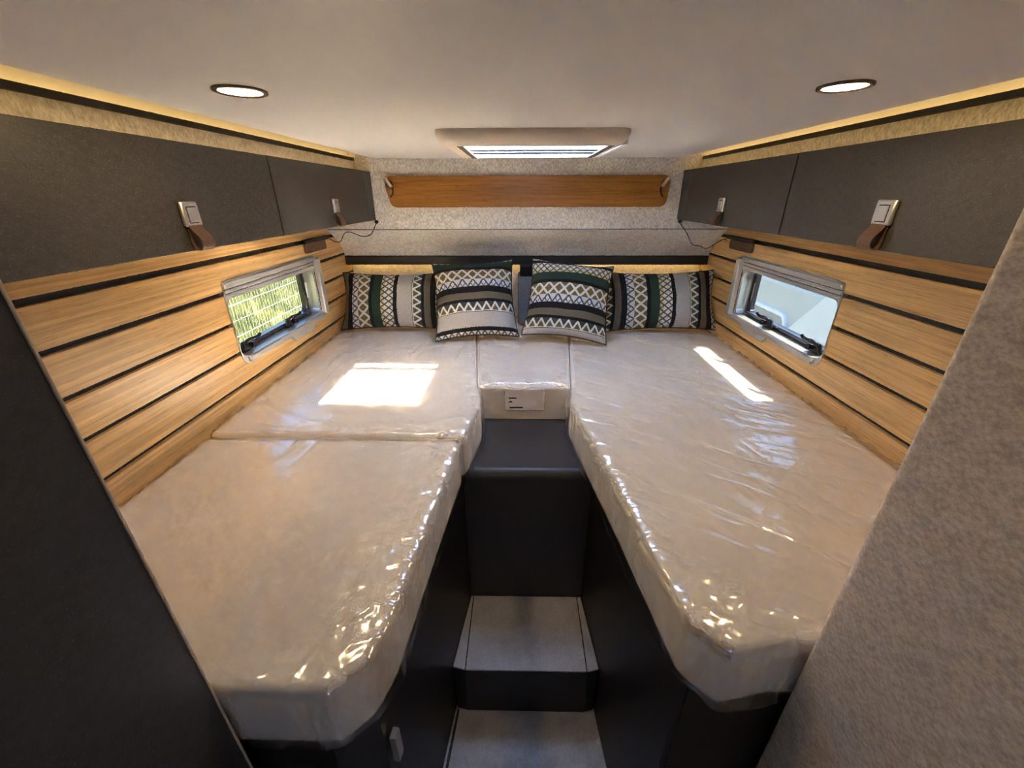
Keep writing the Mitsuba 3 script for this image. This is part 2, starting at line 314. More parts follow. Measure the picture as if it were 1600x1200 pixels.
# ---------------------------------------------------------------- ceiling lamps
def ceiling_lamp(key, x, y, r, label):
    a = np.arange(40) * 2 * math.pi / 40
    prof_r = [(r, ZC - 0.0002), (r, ZC - 0.0035), (r * 0.93, ZC - 0.005), (r * 0.80, ZC - 0.0035), (r * 0.77, ZC - 0.0005)]
    v = np.vstack([np.c_[x + q * np.cos(a), y + q * np.sin(a), np.full(40, z)] for q, z in prof_r])
    f = [[k * 40 + i, k * 40 + (i + 1) % 40, (k + 1) * 40 + (i + 1) % 40, (k + 1) * 40 + i] for k in range(4) for i in range(40)]
    put(f'{key}__ring', (v, np.array([q for w in f for q in ([w[0], w[1], w[2]], [w[0], w[2], w[3]])])), 'm_bronze', smooth=40)
    d = np.vstack([np.c_[x + r * 0.79 * np.cos(a), y + r * 0.79 * np.sin(a), np.full(40, ZC - 0.0028)], [[x, y, ZC - 0.0034]]])
    put(f'{key}__diffuser', (d, np.array([[40, (i + 1) % 40, i] for i in range(40)])), 'm_lamp_glass', emit=[K_LAMP * c for c in LAMP])
    labels[f'{key}__diffuser'] = {'label': 'glowing warm white disc'}
    name(key, label, 'ceiling lamp')
ceiling_lamp('ceiling_lamp', -0.508, 0.886, 0.045, 'small round recessed spotlight glowing warm in the left half of the ceiling')
ceiling_lamp('ceiling_lamp_001', 0.570, 0.884, 0.043, 'small round recessed spotlight glowing warm in the right half of the ceiling')

# ---------------------------------------------------------------- upper cabinets
def upper_cabinet(key, s, X, xf, y0, side):
    """xf: the face of the doors; the cabinet reaches from there to the wall."""
    back = X - s * 0.0005
    put(f'{key}__body', join(cbox(xf + s * 0.019, back, y0, YB - 0.001, -0.119, -0.103, 0.001), cbox(xf + s * 0.019, back, y0, YB - 0.001, 0.078, 0.093, 0.001),
                             cbox(xf + s * 0.019, back, YB - 0.016, YB - 0.001, -0.103, 0.078, 0.001), cbox(xf + s * 0.19, back, y0, YB - 0.016, -0.103, 0.078, 0.001)), 'm_cabinet')
    put(f'{key}__end_filler', cbox(xf, xf + s * 0.0185, 2.288, YB - 0.001, -0.121, 0.115, 0.001), 'm_cabinet')
    for yg in (1.440, 2.2864):
        put(f'{key}__joint_strip', cbox(xf + s * 0.0187, xf + s * 0.021, yg - 0.012, yg + 0.012, -0.118, 0.094, 0.0005), 'm_black')
    a, b = sorted((xf + s * 0.030, xf + s * 0.045))
    put(f'{key}__led_strip', quad((a, y0 + 0.02, 0.0945), (b, y0 + 0.02, 0.0945), (b, YB - 0.03, 0.0945), (a, YB - 0.03, 0.0945)), 'm_white', emit=[K_TOP * c for c in LED])
    labels[f'{key}__led_strip'] = {'label': 'warm light strip on the top'}
    for ya, yb, yh in ((y0, 1.4370, 1.038), (1.4430, 2.2848, 1.882)):
        d = put(f'{key}__door', cbox(xf, xf + s * 0.0185, ya, yb, -0.121, 0.115, 0.0012), 'm_cabinet')
        put(f'{d}__latch_plate', cbox(xf - s * 0.0005, xf - s * 0.011, yh - 0.027, yh + 0.027, -0.066, -0.0115, 0.003), 'm_silver', smooth=40)
        put(f'{d}__push_button', cbox(xf - s * 0.010, xf - s * 0.0135, yh - 0.0135, yh + 0.0135, -0.057, -0.024, 0.0012), 'm_silver')
        put(f'{d}__button_gap', cbox(xf - s * 0.010, xf - s * 0.0114, yh - 0.0155, yh + 0.0155, -0.0592, -0.0218, 0.0003), 'm_black')
        # leather loop: down from the plate, away from the door, and back up behind
        c = spline([(xf - s * 0.009, 0, -0.060), (xf - s * 0.013, 0, -0.072), (xf - s * 0.026, 0, -0.088), (xf - s * 0.031, 0, -0.104), (xf - s * 0.024, 0, -0.117), (xf - s * 0.012, 0, -0.1175), (xf - s * 0.005, 0, -0.104), (xf - s * 0.0035, 0, -0.07)], 28)
        t = np.gradient(c, axis=0); nn = np.c_[-t[:, 2], np.zeros(28), t[:, 0]]; nn /= np.linalg.norm(nn, axis=1, keepdims=True)
        secs = [c + nn * o + [0, yh + w, 0] for o, w in ((-0.0011, -0.021), (0.0011, -0.021), (0.0011, 0.021), (-0.0011, 0.021))]
        v = np.stack(secs, 1).reshape(-1, 3); f = []
        for i in range(27):
            for q in range(4):
                r_ = (q + 1) % 4
                f += [[i * 4 + q, i * 4 + r_, i * 4 + 4 + r_], [i * 4 + q, i * 4 + 4 + r_, i * 4 + 4 + q]]
        put(f'{d}__leather_strap', (v, np.array(f)), 'm_leather', smooth=35)
        labels[f'{d}__latch_plate'] = {'label': 'brushed silver latch plate'}
        labels[f'{d}__leather_strap'] = {'label': 'brown leather pull loop'}
    name(key, f'dark brown overhead cabinet with two doors and leather pulls on the {side} wall', 'cabinet')
upper_cabinet('upper_cabinet', -1, XL, -0.790, 0.39, 'left')
upper_cabinet('upper_cabinet_001', 1, XR, 0.846, 0.49, 'right')

# ---------------------------------------------------------------- board on the back wall with two small fittings
bp = Polygon([(-0.717, 0.094), (0.787, 0.094), (0.778, 0.03), (0.770, -0.058), (-0.690, -0.058), (-0.712, 0.03)]).buffer(-0.035).buffer(0.035, quad_segs=10)
put('headboard_plaque', prism(bp, YB - 0.013, YB - 0.0005, 'y'), 'm_board')
name('headboard_plaque', 'long orange-brown wooden board with rounded ends on the felt back wall', 'wooden board')
def fitting(key, x, z, s, label):
    y = YB - 0.0135
    put(f'{key}__mount', cyl((x, y, z), (x, y - 0.010, z), 0.016, 20), 'm_bronze', smooth=40)
    put(f'{key}__head', cyl((x - s * 0.012, y - 0.018, z + 0.022), (x + s * 0.016, y - 0.022, z - 0.022), 0.011, 16), 'm_chrome', smooth=40)
    put(f'{key}__strap', tube(spline([(x + s * 0.014, y - 0.012, z - 0.014), (x + s * 0.020, y - 0.010, z - 0.035), (x + s * 0.012, y - 0.006, z - 0.055), (x + s * 0.002, y - 0.002, z - 0.066)], 14), 0.0035, 7), 'm_black', smooth=True)
    name(key, label, 'fitting')
fitting('metal_fitting', -0.692, 0.058, 1, 'small shiny metal fitting on the left end of the wooden board')
fitting('metal_fitting_001', 0.752, 0.058, -1, 'small shiny metal fitting on the right end of the wooden board')

# ---------------------------------------------------------------- tall cupboard (left) and felt partition (right) in the foreground
tall = Polygon([(-1.084, YN + 0.002), (-0.4985, YN + 0.002), (-0.4985, 0.3845), (-1.084, 0.3845)])
put('tall_cupboard__body', prism(sbox(-1.066, YN + 0.003, -0.4985, 0.386), ZF + 0.001, ZC - 0.001, 'z'), 'm_panel_dark')
put('tall_cupboard__edge_strip', cbox(-0.4990, -0.4962, 0.3845, 0.3885, ZF + 0.001, ZC - 0.001, 0.0008), 'm_edge')
labels['tall_cupboard__edge_strip'] = {'label': 'thin pale edge strip'}
name('tall_cupboard', 'tall dark speckled cupboard side cutting off the left foreground', 'cupboard')
rp = sbox(0.5245, YN + 0.003, 1.131, 0.4850)
corner = rp.difference(sbox(0.5, 0.465, 0.5445, 0.5)).union(Point(0.5445, 0.465).buffer(0.020, quad_segs=10))
put('partition', prism(corner, ZF + 0.001, ZC - 0.001, 'z'), 'm_felt_panel', smooth=25)
name('partition', 'partition covered in beige felt filling the right foreground', 'partition')

# ---------------------------------------------------------------- bed bases, middle box, step
ZB = -0.900
def base(key, pts, seamparts, label):
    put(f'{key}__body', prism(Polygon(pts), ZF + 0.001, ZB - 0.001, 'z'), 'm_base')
    name(key, label, 'cabinet')
def panel_on(a, b, z0, z1, t, g=0.0):
    """A thin upright panel standing on the line a-b, proud to the left of a->b."""
    a, b = np.array(a, float), np.array(b, float); d = (b - a) / np.linalg.norm(b - a); nrm = np.array([-d[1], d[0]])
    q = [a + d * g + nrm * 0.0006, b - d * g + nrm * 0.0006, b - d * g + nrm * t, a + d * g + nrm * t]
    return prism(Polygon(q), z0, z1, 'z')
lb = [(-1.06, 0.412), (-0.352, 0.412), (-0.284, 0.470), (-0.240, 0.872), (-0.2005, 1.2), (-0.2005, 2.655), (-1.06, 2.655)]
base('underbed_cabinet', lb, None, 'black cabinet under the left mattresses, with a short silver door pull')
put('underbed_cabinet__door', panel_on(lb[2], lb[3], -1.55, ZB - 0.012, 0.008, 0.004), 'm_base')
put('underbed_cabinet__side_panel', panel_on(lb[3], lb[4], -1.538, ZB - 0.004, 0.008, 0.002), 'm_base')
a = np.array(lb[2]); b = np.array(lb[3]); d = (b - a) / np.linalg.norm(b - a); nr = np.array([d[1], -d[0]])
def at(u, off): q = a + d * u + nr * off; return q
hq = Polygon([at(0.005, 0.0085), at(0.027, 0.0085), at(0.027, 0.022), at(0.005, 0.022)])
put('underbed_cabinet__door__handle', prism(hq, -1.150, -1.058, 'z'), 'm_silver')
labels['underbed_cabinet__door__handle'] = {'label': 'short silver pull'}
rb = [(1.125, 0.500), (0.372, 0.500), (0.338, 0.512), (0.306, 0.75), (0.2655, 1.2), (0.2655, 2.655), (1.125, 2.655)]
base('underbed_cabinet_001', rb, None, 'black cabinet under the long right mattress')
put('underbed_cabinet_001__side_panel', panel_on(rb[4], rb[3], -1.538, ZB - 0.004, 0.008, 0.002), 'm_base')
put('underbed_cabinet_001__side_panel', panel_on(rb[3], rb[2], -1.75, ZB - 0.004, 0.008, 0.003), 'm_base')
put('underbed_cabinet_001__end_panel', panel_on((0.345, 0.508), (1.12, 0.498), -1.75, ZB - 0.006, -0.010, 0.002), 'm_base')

r = 0.034
bx = [(2.655, -1.794), (2.655, ZB - 0.002), (1.198 + r, ZB - 0.002)] + [(1.198 + r - r * math.sin(t), ZB - 0.002 - r + r * math.cos(t)) for t in np.linspace(0.1, math.pi / 2, 10)] + [(1.198, -1.794)]
put('storage_box', prism(Polygon(bx), -0.1995, 0.2645, 'x'), 'm_box', smooth=30)
name('storage_box', 'dark grey box with rounded front edge between the beds, below the middle mattress', 'box')

ZS = -1.54
foot = [(-0.198, 1.197), (-0.234, 0.908), (-0.190, 0.898), (0.249, 0.898), (0.290, 0.908), (0.263, 1.197)]
put('step__riser', prism(Polygon(foot).buffer(-0.002), ZF + 0.0005, ZS - 0.007, 'z'), 'm_black')
def clip(x0, x1): return Polygon(foot).buffer(-0.001).intersection(sbox(x0, 0.5, x1, 1.3))
for x0, x1 in ((-0.186, 0.2445), (-0.3, -0.1905), (0.2490, 0.4)):
    put('step__tread_board', prism(clip(x0, x1), ZS - 0.0065, ZS, 'z'), 'm_stone')
name('step', 'upper step with a grey stone-look tread between the beds', 'step')
put('trim_3', join(prism(Polygon([(-0.2305, 0.9), (-0.2225, 0.9), (-0.262, 0.45), (-0.275, 0.45)]), ZF + 0.0002, ZF + 0.004, 'z')), 'm_black')
name('trim_3', 'black joint along the floor at the left base', kind='structure')

# ---------------------------------------------------------------- mattresses in plastic film
def slab(poly, ztop, zbot, r, step, bottom=True, rings=4, jitter=0.0):
    """A slab with rounded top edge over a polygon. Returns vertices, faces, normals (outward), inset distance of each vertex."""
    poly = poly.buffer(-0.022).buffer(0.022, quad_segs=8)
    ls = poly.exterior; nb = max(24, int(ls.length / step))
    B = np.array([ls.interpolate(t, normalized=True).coords[0] for t in np.arange(nb) / nb])
    if shapely.Polygon(B).exterior.is_ccw is False: B = B[::-1]
    t = np.roll(B, -1, 0) - np.roll(B, 1, 0); t /= np.linalg.norm(t, axis=1, keepdims=True); N = np.c_[-t[:, 1], t[:, 0]]   # inward
    R, V, NRM = [], [], []
    zs = np.arange(zbot, ztop - r - 0.4 * step, max(step, 0.008))
    for z in zs: V.append(np.c_[B, np.full(nb, z)]); NRM.append(np.c_[-N, np.zeros(nb)])
    for a in np.linspace(0, math.pi / 2, rings + 1):
        V.append(np.c_[B + N * r * (1 - math.cos(a)), np.full(nb, ztop - r + r * math.sin(a))]); NRM.append(np.c_[-N * math.cos(a), np.full(nb, math.sin(a))])
    k = len(V); f = []
    i = np.arange(nb); j = (i + 1) % nb
    for q in range(k - 1):
        f.append(np.c_[q * nb + i, q * nb + j, (q + 1) * nb + j]); f.append(np.c_[q * nb + i, (q + 1) * nb + j, (q + 1) * nb + i])
    top = V[-1][:, :2]; inner = Polygon(top)
    x0, y0, x1, y1 = inner.bounds
    gx, gy = np.meshgrid(np.arange(x0, x1, step), np.arange(y0, y1, step * 0.87)); gx[1::2] += step / 2
    g = np.c_[gx.ravel(), gy.ravel()]; g = g[shapely.contains_xy(inner.buffer(-step * 0.6), g[:, 0], g[:, 1])]
    pts = np.vstack([top, g]); D = Delaunay(pts).simplices
    c = pts[D].mean(1); D = D[shapely.contains_xy(inner, c[:, 0], c[:, 1])]
    e1, e2 = pts[D[:, 1]] - pts[D[:, 0]], pts[D[:, 2]] - pts[D[:, 0]]
    flip = e1[:, 0] * e2[:, 1] - e1[:, 1] * e2[:, 0] < 0; D[flip] = D[flip][:, ::-1]
    off = (k - 1) * nb
    f.append(D + off)
    V.append(np.c_[g, np.full(len(g), ztop)]); NRM.append(np.tile([0, 0, 1.0], (len(g), 1)))
    if bottom:
        Db = Delaunay(B).simplices; cb = B[Db].mean(1); Db = Db[shapely.contains_xy(Polygon(B), cb[:, 0], cb[:, 1])]
        e1, e2 = B[Db[:, 1]] - B[Db[:, 0]], B[Db[:, 2]] - B[Db[:, 0]]
        flip = e1[:, 0] * e2[:, 1] - e1[:, 1] * e2[:, 0] > 0; Db[flip] = Db[flip][:, ::-1]
        f.append(Db)
    V, NRM, F = np.vstack(V), np.vstack(NRM), np.vstack(f)
    dist = shapely.distance(shapely.LinearRing(B), shapely.points(V[:, 0], V[:, 1]))
    return V, F, NRM, dist

def nz(q, f, seed): return meshkit.noise(np.asarray(q) * f, seed)
def ridge(q, ang, fa, fl, seed, sharp=6, warp=0.03):
    a = math.radians(ang); c, s = math.cos(a), math.sin(a)
    w = (nz(q, 4.0, seed + 50) - 0.5) * warp * 2 + (nz(q, 11.0, seed + 51) - 0.5) * warp
    al, ac = q[:, 0] * c + q[:, 1] * s, -q[:, 0] * s + q[:, 1] * c + w
    n = meshkit.noise(np.c_[ac * fa, al * fl, q[:, 2] * 6], seed)
    return (1 - np.abs(2 * n - 1)) ** sharp

def crease(q, ang, fa, fl, seed, width=0.10, warp=0.03):
    """Narrow sharp folds along the direction ang."""
    a = math.radians(ang); c, s = math.cos(a), math.sin(a)
    w = (nz(q, 4.0, seed + 50) - 0.5) * warp * 2 + (nz(q, 13.0, seed + 51) - 0.5) * warp * 0.7
    al, ac = q[:, 0] * c + q[:, 1] * s, -q[:, 0] * s + q[:, 1] * c + w
    n = meshkit.noise(np.c_[ac * fa, al * fl, q[:, 2] * 5], seed)
    return np.exp(-((2 * n - 1) / width) ** 2)

def film_offset(V, NRM, d, seed, streaks, spots, free):
    q = V.copy()
    h = 0.0016 * (nz(q, 9, seed) ** 2) + 0.0010 * nz(q, 26, seed + 1)
    for ang, fa, fl, amp, mf, lo in streaks:
        m = np.clip((nz(q, mf, seed + int(ang) + 3) - lo) / 0.2, 0, 1)
        h += amp * m * (0.55 * ridge(q, ang, fa, fl, seed + int(fa) + int(ang), 3) + 0.5 * crease(q, ang + 6, fa * 1.3, fl * 1.2, seed + 7 + int(fa) + int(ang)))
    for x, y, rad, amp in spots:
        m = np.exp(-((V[:, 0] - x) ** 2 + (V[:, 1] - y) ** 2) / rad ** 2)
        h += amp * m * (crease(q, 25, 40, 16, seed + 71, 0.25) + crease(q, 100, 36, 18, seed + 72, 0.25) + crease(q, 65, 50, 22, seed + 73, 0.25)) * 0.6
    e = np.exp(-(d / 0.06) ** 2)
    h += e * (0.0024 * crease(q, 20, 24, 9, seed + 81, 0.22) + 0.0024 * crease(q, 75, 30, 12, seed + 82, 0.22) + 0.0020 * crease(q, -35, 38, 16, seed + 83, 0.25))
    side = 1 - np.clip(NRM[:, 2], 0, 1)
    h += side * (0.002 + 0.004 * nz(q, 14, seed + 90) + 0.004 * crease(q, 90, 30, 8, seed + 91, 0.25))
    return np.where(free(V, NRM) | (NRM[:, 2] > 0.95), h, np.minimum(h, 0.0015))

def mattress(key, pts, ztop, seed, streaks, spots, label, free, r=0.016, zbot=ZB):
    P = Polygon(pts)
    V, F, N, d = slab(P, ztop, zbot, r, 0.02)
    V = V + N * ((meshkit.noise(V * 7, seed) - 0.5) * 0.004)[:, None] * (d > 0.01)[:, None]
    put(f'{key}__core', (V, F), 'm_linen', smooth=40)
    V, F, N, d = slab(P.buffer(0.0022), ztop + 0.0022, zbot + 0.002, r + 0.001, 0.0052, bottom=False, rings=5)
    h = film_offset(V, N, d, seed, streaks, spots, free)
    if key == 'mattress_002': h = np.where(N[:, 1] < -0.5, np.minimum(h, 0.0026), h)   # pulled flat behind the paper label
    up = (V[:, 2] - zbot) / (ztop - zbot)
    V = V + N * h[:, None]
    put(f'{key}__plastic_film', (V, F), 'm_film', smooth=True)
    labels[f'{key}__plastic_film'] = {'label': 'crinkled clear plastic wrapping'}
    name(key, label, 'mattress')
    return V, F

mattress('mattress', [(-1.062, 1.177), (-0.190, 1.177), (-0.153, 1.40), (-0.158, 1.49), (-0.184, 1.60), (-0.292, 2.655), (-1.062, 2.655)], -0.738, 11,
         [(10, 11, 2.0, 0.0070, 2.5, 0.36), (75, 12, 2.2, 0.0060, 3.0, 0.4), (-30, 18, 4, 0.0028, 4, 0.45)], [],
         'film-wrapped beige mattress under the left window, with a patch of sun', lambda V, N: (N[:, 0] > 0.3) & (V[:, 1] < 1.56))
mattress('mattress_001', [(-1.062, 0.398), (-0.318, 0.398), (-0.270, 0.444), (-0.250, 0.51), (-0.220, 0.90), (-0.196, 1.168), (-1.062, 1.168)], -0.748, 23,
         [(65, 9, 2.0, 0.0044, 2.5, 0.42), (20, 16, 4, 0.0022, 4, 0.5)], [(-0.30, 0.52, 0.07, 0.004), (-0.33, 0.70, 0.09, 0.0035), (-0.27, 0.88, 0.07, 0.003), (-0.24, 1.08, 0.06, 0.004)],
         'film-wrapped beige mattress in the left foreground beside the dark cupboard', lambda V, N: ((N[:, 0] > 0.3) | (N[:, 1] < -0.3)) & (V[:, 0] > -0.48))
mattress('mattress_002', [(-0.179, 1.583), (0.219, 1.583), (0.318, 2.655), (-0.284, 2.655)], -0.742, 37,
         [(60, 14, 2.5, 0.0060, 4, 0.35), (115, 14, 2.5, 0.0060, 4, 0.35), (5, 20, 5, 0.002, 4, 0.5)], [(0.04, 1.68, 0.12, 0.002)],
         'short film-wrapped middle mattress with a paper label on its front', lambda V, N: N[:, 1] < -0.7)
mattress('mattress_003', [(1.128, 0.494), (0.500, 0.494), (0.385, 0.472), (0.331, 0.53), (0.290, 0.853), (0.220, 1.335), (0.205, 1.465), (0.226, 1.60), (0.325, 2.655), (1.128, 2.655)], -0.742, 53,
         [(-42, 10, 1.3, 0.0100, 2.2, 0.3), (-28, 18, 2.0, 0.0060, 3.0, 0.36), (-60, 9, 1.6, 0.0055, 2.5, 0.42), (35, 20, 4, 0.0022, 4, 0.5)], [(0.44, 0.585, 0.045, 0.004), (0.33, 0.95, 0.06, 0.002), (0.80, 1.05, 0.16, 0.0016), (0.85, 1.40, 0.16, 0.0018)],
         'long film-wrapped beige mattress under the right window', lambda V, N: ((N[:, 0] < -0.3) | (N[:, 1] < -0.3)) & (V[:, 1] < 1.56) & (V[:, 0] < 0.51))
# paper label under the film on the middle mattress
put('mattress_002__paper_label', cbox(-0.060, 0.108, 1.5755, 1.5772, -0.852, -0.752, 0.0003), 'm_paper')
for x0, x1, z0, z1 in ((-0.046, -0.013, -0.797, -0.790), (-0.046, -0.030, -0.815, -0.808), (-0.042, 0.016, -0.843, -0.836)):
    put('mattress_002__print_line', cbox(x0, x1, 1.5748, 1.5755, z0, z1, 0.0002), 'm_black')

# ---------------------------------------------------------------- patterned cushions
def pattern(p, n, uv):
    u, t = uv.x, uv.y
    t = t - 0.5 * dr.floor(t / 0.5)
    def tri(x, per): x = x / per; return dr.abs(2 * (x - dr.floor(x)) - 1)
    def sel(c, m, d): return mi.Color3f(dr.select(m, mi.Color3f(d), c))
    black, white, olive = (0.012, 0.011, 0.012), (0.58, 0.55, 0.50), (0.145, 0.105, 0.035)
    green, taupe, grey, slate = (0.022, 0.040, 0.030), (0.115, 0.098, 0.068), (0.37, 0.35, 0.32), (0.055, 0.062, 0.085)
    c = mi.Color3f(dr.full(mi.Float, black[0], dr.width(t)), dr.full(mi.Float, black[1], dr.width(t)), dr.full(mi.Float, black[2], dr.width(t)))
    q = tri(u, 0.056)
    a = t / 0.042                                                     # arcs on white
    hexa = (t < 0.042)
    c = sel(c, hexa, (0.50, 0.48, 0.46)); c = sel(c, hexa & (dr.abs(q - a) < 0.17), slate)
    c = sel(c, hexa & (dr.abs((1 - q) - a) < 0.10) & (a < 0.5), slate)
    a = (t - 0.042) / 0.070                                           # diamonds
    dia = (t >= 0.042) & (t < 0.112)
    c = sel(c, dia, olive); c = sel(c, dia & (dr.abs(q - dr.abs(2 * a - 1)) < 0.26), white)
    c = sel(c, (t >= 0.132) & (t < 0.182), green)
    a = (t - 0.182) / 0.070                                           # small lattice
    lat = (t >= 0.182) & (t < 0.252)
    q2, b2 = tri(u, 0.036), tri(a * 2.0, 2.0 / 1.5)
    c = sel(c, lat, (0.56, 0.53, 0.47)); c = sel(c, lat & (a < 0.28), (0.50, 0.43, 0.22))
    c = sel(c, lat & (dr.abs(q2 - b2) < 0.24), (0.075, 0.065, 0.06))
    sc = 0.272 + 0.004 * tri(u, 0.014)
    c = sel(c, (t >= sc) & (t < 0.362), grey)
    c = sel(c, (t >= 0.3575) & (t < 0.3605), (0.08, 0.07, 0.04))
    a = (t - 0.362) / 0.050                                           # triangles
    trg = (t >= 0.362) & (t < 0.412)
    q3 = tri(u, 0.048)
    c = sel(c, trg, (0.040, 0.052, 0.045)); c = sel(c, trg & (q3 > a), (0.10, 0.085, 0.045)); c = sel(c, trg & (dr.abs(q3 * 0.84 + 0.08 - a) < 0.19), white); c = sel(c, trg & (a < 0.08), white)
    c = sel(c, (t >= 0.428) & (t < 0.466), taupe)
    return c * (0.85 + 0.3 * noise(u * 700, uv.y * 700, 0.0))
mat('m_pattern', proc(pattern), 0.9, sheen=0.25, specular=0.15)

def cushion(key, w, h, thick, frame, uvf, seed, label, n=44):
    """frame: (centre, axis of the width, axis of the height); uvf(x, y) -> pattern coordinates in metres, x and y from the cushion's lower left corner."""
    o, ax, ay = (np.array(q, float) for q in frame)
    ax /= np.linalg.norm(ax); ay -= ax * (ay @ ax); ay /= np.linalg.norm(ay); an = np.cross(ax, ay)
    s = np.sin(np.linspace(-math.pi / 2, math.pi / 2, n)) * 0.55 + np.linspace(-1, 1, n) * 0.45
    U, Vv = np.meshgrid(s, s)
    pin = 0.085
    X = U * w / 2 * (1 - pin * (1 - Vv ** 2) * np.abs(U) ** 3); Y = Vv * h / 2 * (1 - pin * 1.3 * (1 - U ** 2) * np.abs(Vv) ** 3)
    fl = np.clip((1 - U ** 2) * (1 - Vv ** 2), 0, 1) ** 0.55
    P = np.stack([X, Y, fl * thick / 2], -1)
    wr = (meshkit.noise(np.stack([U * 3, Vv * 3, U * 0], -1), seed) - 0.5) * 0.020 * np.clip(1 - np.maximum(abs(U), abs(Vv)) ** 4, 0, 1)
    rad = (1 - np.abs(2 * meshkit.noise(np.stack([np.arctan2(Vv, U) * 5, np.hypot(U, Vv) * 0.8, U * 0], -1), seed + 1) - 1)) ** 3 * 0.006 * np.clip((np.hypot(U, Vv) - 0.45), 0, 1)
    front = P.copy(); front[..., 2] += (wr + rad) * (fl > 0); back = P.copy(); back[..., 2] = -back[..., 2]
    bend = lambda A: A + np.stack([0 * A[..., 0], 0 * A[..., 0], 0.10 * A[..., 0] ** 2 * np.sign(1)], -1) * 0
    V = np.vstack([front.reshape(-1, 3), back.reshape(-1, 3)])
    i, j = np.meshgrid(np.arange(n - 1), np.arange(n - 1)); a = (j * n + i).ravel()
    f1 = np.vstack([np.c_[a, a + 1, a + n + 1], np.c_[a, a + n + 1, a + n]])
    F = np.vstack([f1, f1[:, ::-1] + n * n])
    W = o + V[:, :1] * ax + V[:, 1:2] * ay + V[:, 2:] * an
    uu = np.array(uvf(U * w / 2 + w / 2, Vv * h / 2 + h / 2)); uv = np.c_[uu[0].ravel(), uu[1].ravel()]; uv = np.vstack([uv, uv])
    put(f'{key}__cover', (W, F), 'm_pattern', smooth=True, uv=uv)
    e = [front[0, k] for k in range(n)] + [front[k, n - 1] for k in range(1, n)] + [front[n - 1, k] for k in range(n - 2, -1, -1)] + [front[k, 0] for k in range(n - 2, 0, -1)]
    E = np.array(e); E = o + E[:, :1] * ax + E[:, 1:2] * ay + E[:, 2:] * an
    put(f'{key}__piping', tube(E, 0.0042, 7, closed=True), 'm_black', smooth=True)
    labels[f'{key}__piping'] = {'label': 'dark piped edge'}
    name(key, label, 'cushion')

def lean(xb, yb, zb, xt, yt, zt):   # centre and up axis from the middles of the bottom and top edges
    return ((xb + xt) / 2, (yb + yt) / 2, (zb + zt) / 2), (xt - xb, yt - yb, zt - zb)
c, u = lean(-0.735, 2.325, -0.704, -0.742, 2.475, -0.432)
cushion('cushion', 0.63, 0.345, 0.20, (c, (1, 0.02, 0.0), u), lambda x, y: (y, x + 0.425), 3, 'striped oblong cushion leaning in the left corner of the bed head')
c, u = lean(0.812, 2.325, -0.704, 0.815, 2.475, -0.426)
cushion('cushion_001', 0.66, 0.355, 0.20, (c, (1, -0.01, 0.02), u), lambda x, y: (y, x + 0.375), 5, 'striped oblong cushion leaning in the right corner of the bed head')
c, u = lean(-0.226, 2.155, -0.702, -0.276, 2.395, -0.358)
cushion('cushion_002', 0.455, 0.46, 0.215, (c, (1, 0.11, 0.03), u), lambda x, y: (x, y + 0.235), 8, 'left of the two square patterned cushions, pale grey band near its bottom edge')
c, u = lean(0.226, 2.115, -0.688, 0.306, 2.365, -0.362)
cushion('cushion_003', 0.455, 0.46, 0.215, (c, (1, -0.10, -0.09), u), lambda x, y: (x, y + 0.330), 9, 'right of the two square patterned cushions, lattice band along its top edge')

# padded post with a black socket between the square cushions
put('bed_post__pad', cbox(-0.012, 0.092, 2.452, 2.665, -0.728, -0.436, 0.012), 'm_pad', smooth=40)
put('bed_post__socket', cbox(0.0, 0.074, 2.458, 2.54, -0.435, -0.376, 0.004), 'm_gloss_black', smooth=40)
name('bed_post', 'grey padded post with a black socket on top between the square cushions', 'post')

# ---------------------------------------------------------------- leather pouches and cables
def pouch(key, X, s, label):
    x = X - s * 0.001
    put(f'{key}__flap', prism(rrect(2.10, 2.33, -0.262, -0.215, 0.012), x, x - s * 0.010, 'x'), 'm_leather')
    put(f'{key}__top_strap', cbox(x, x - s * 0.016, 2.10, 2.37, -0.216, -0.197, 0.003), 'm_black')
    name(key, label, 'pouch')
pouch('leather_pouch', XL, -1, 'brown leather pouch above the left window')
pouch('leather_pouch_001', XR, 1, 'brown leather pouch above the right window')
put('cable__plug', cbox(-0.792, -0.772, 2.372, 2.386, -0.137, -0.1215, 0.003), 'm_black')
put('cable__wire', tube(spline([(-0.782, 2.379, -0.136), (-0.800, 2.378, -0.165), (-0.826, 2.385, -0.195), (-0.880, 2.392, -0.204), (-0.925, 2.384, -0.186), (-0.958, 2.388, -0.183), (-0.985, 2.392, -0.205), (-1.012, 2.400, -0.236), (-1.040, 2.385, -0.228), (-1.058, 2.36, -0.208)], 60), 0.0022, 7), 'm_black', smooth=True)
name('cable', 'thin black cable hanging from the left cabinet to the leather pouch', 'cable')
put('cable_001__plug', cbox(0.848, 0.868, 2.372, 2.386, -0.137, -0.1215, 0.003), 'm_black')
put('cable_001__wire', tube(spline([(0.858, 2.379, -0.136), (0.880, 2.380, -0.160), (0.915, 2.388, -0.200), (0.968, 2.415, -0.255), (1.010, 2.43, -0.262), (1.060, 2.46, -0.278), (1.095, 2.44, -0.252), (1.122, 2.37, -0.226)], 60), 0.0022, 7), 'm_black', smooth=True)
name('cable_001', 'thin black cable hanging from the right cabinet to the leather pouch', 'cable')

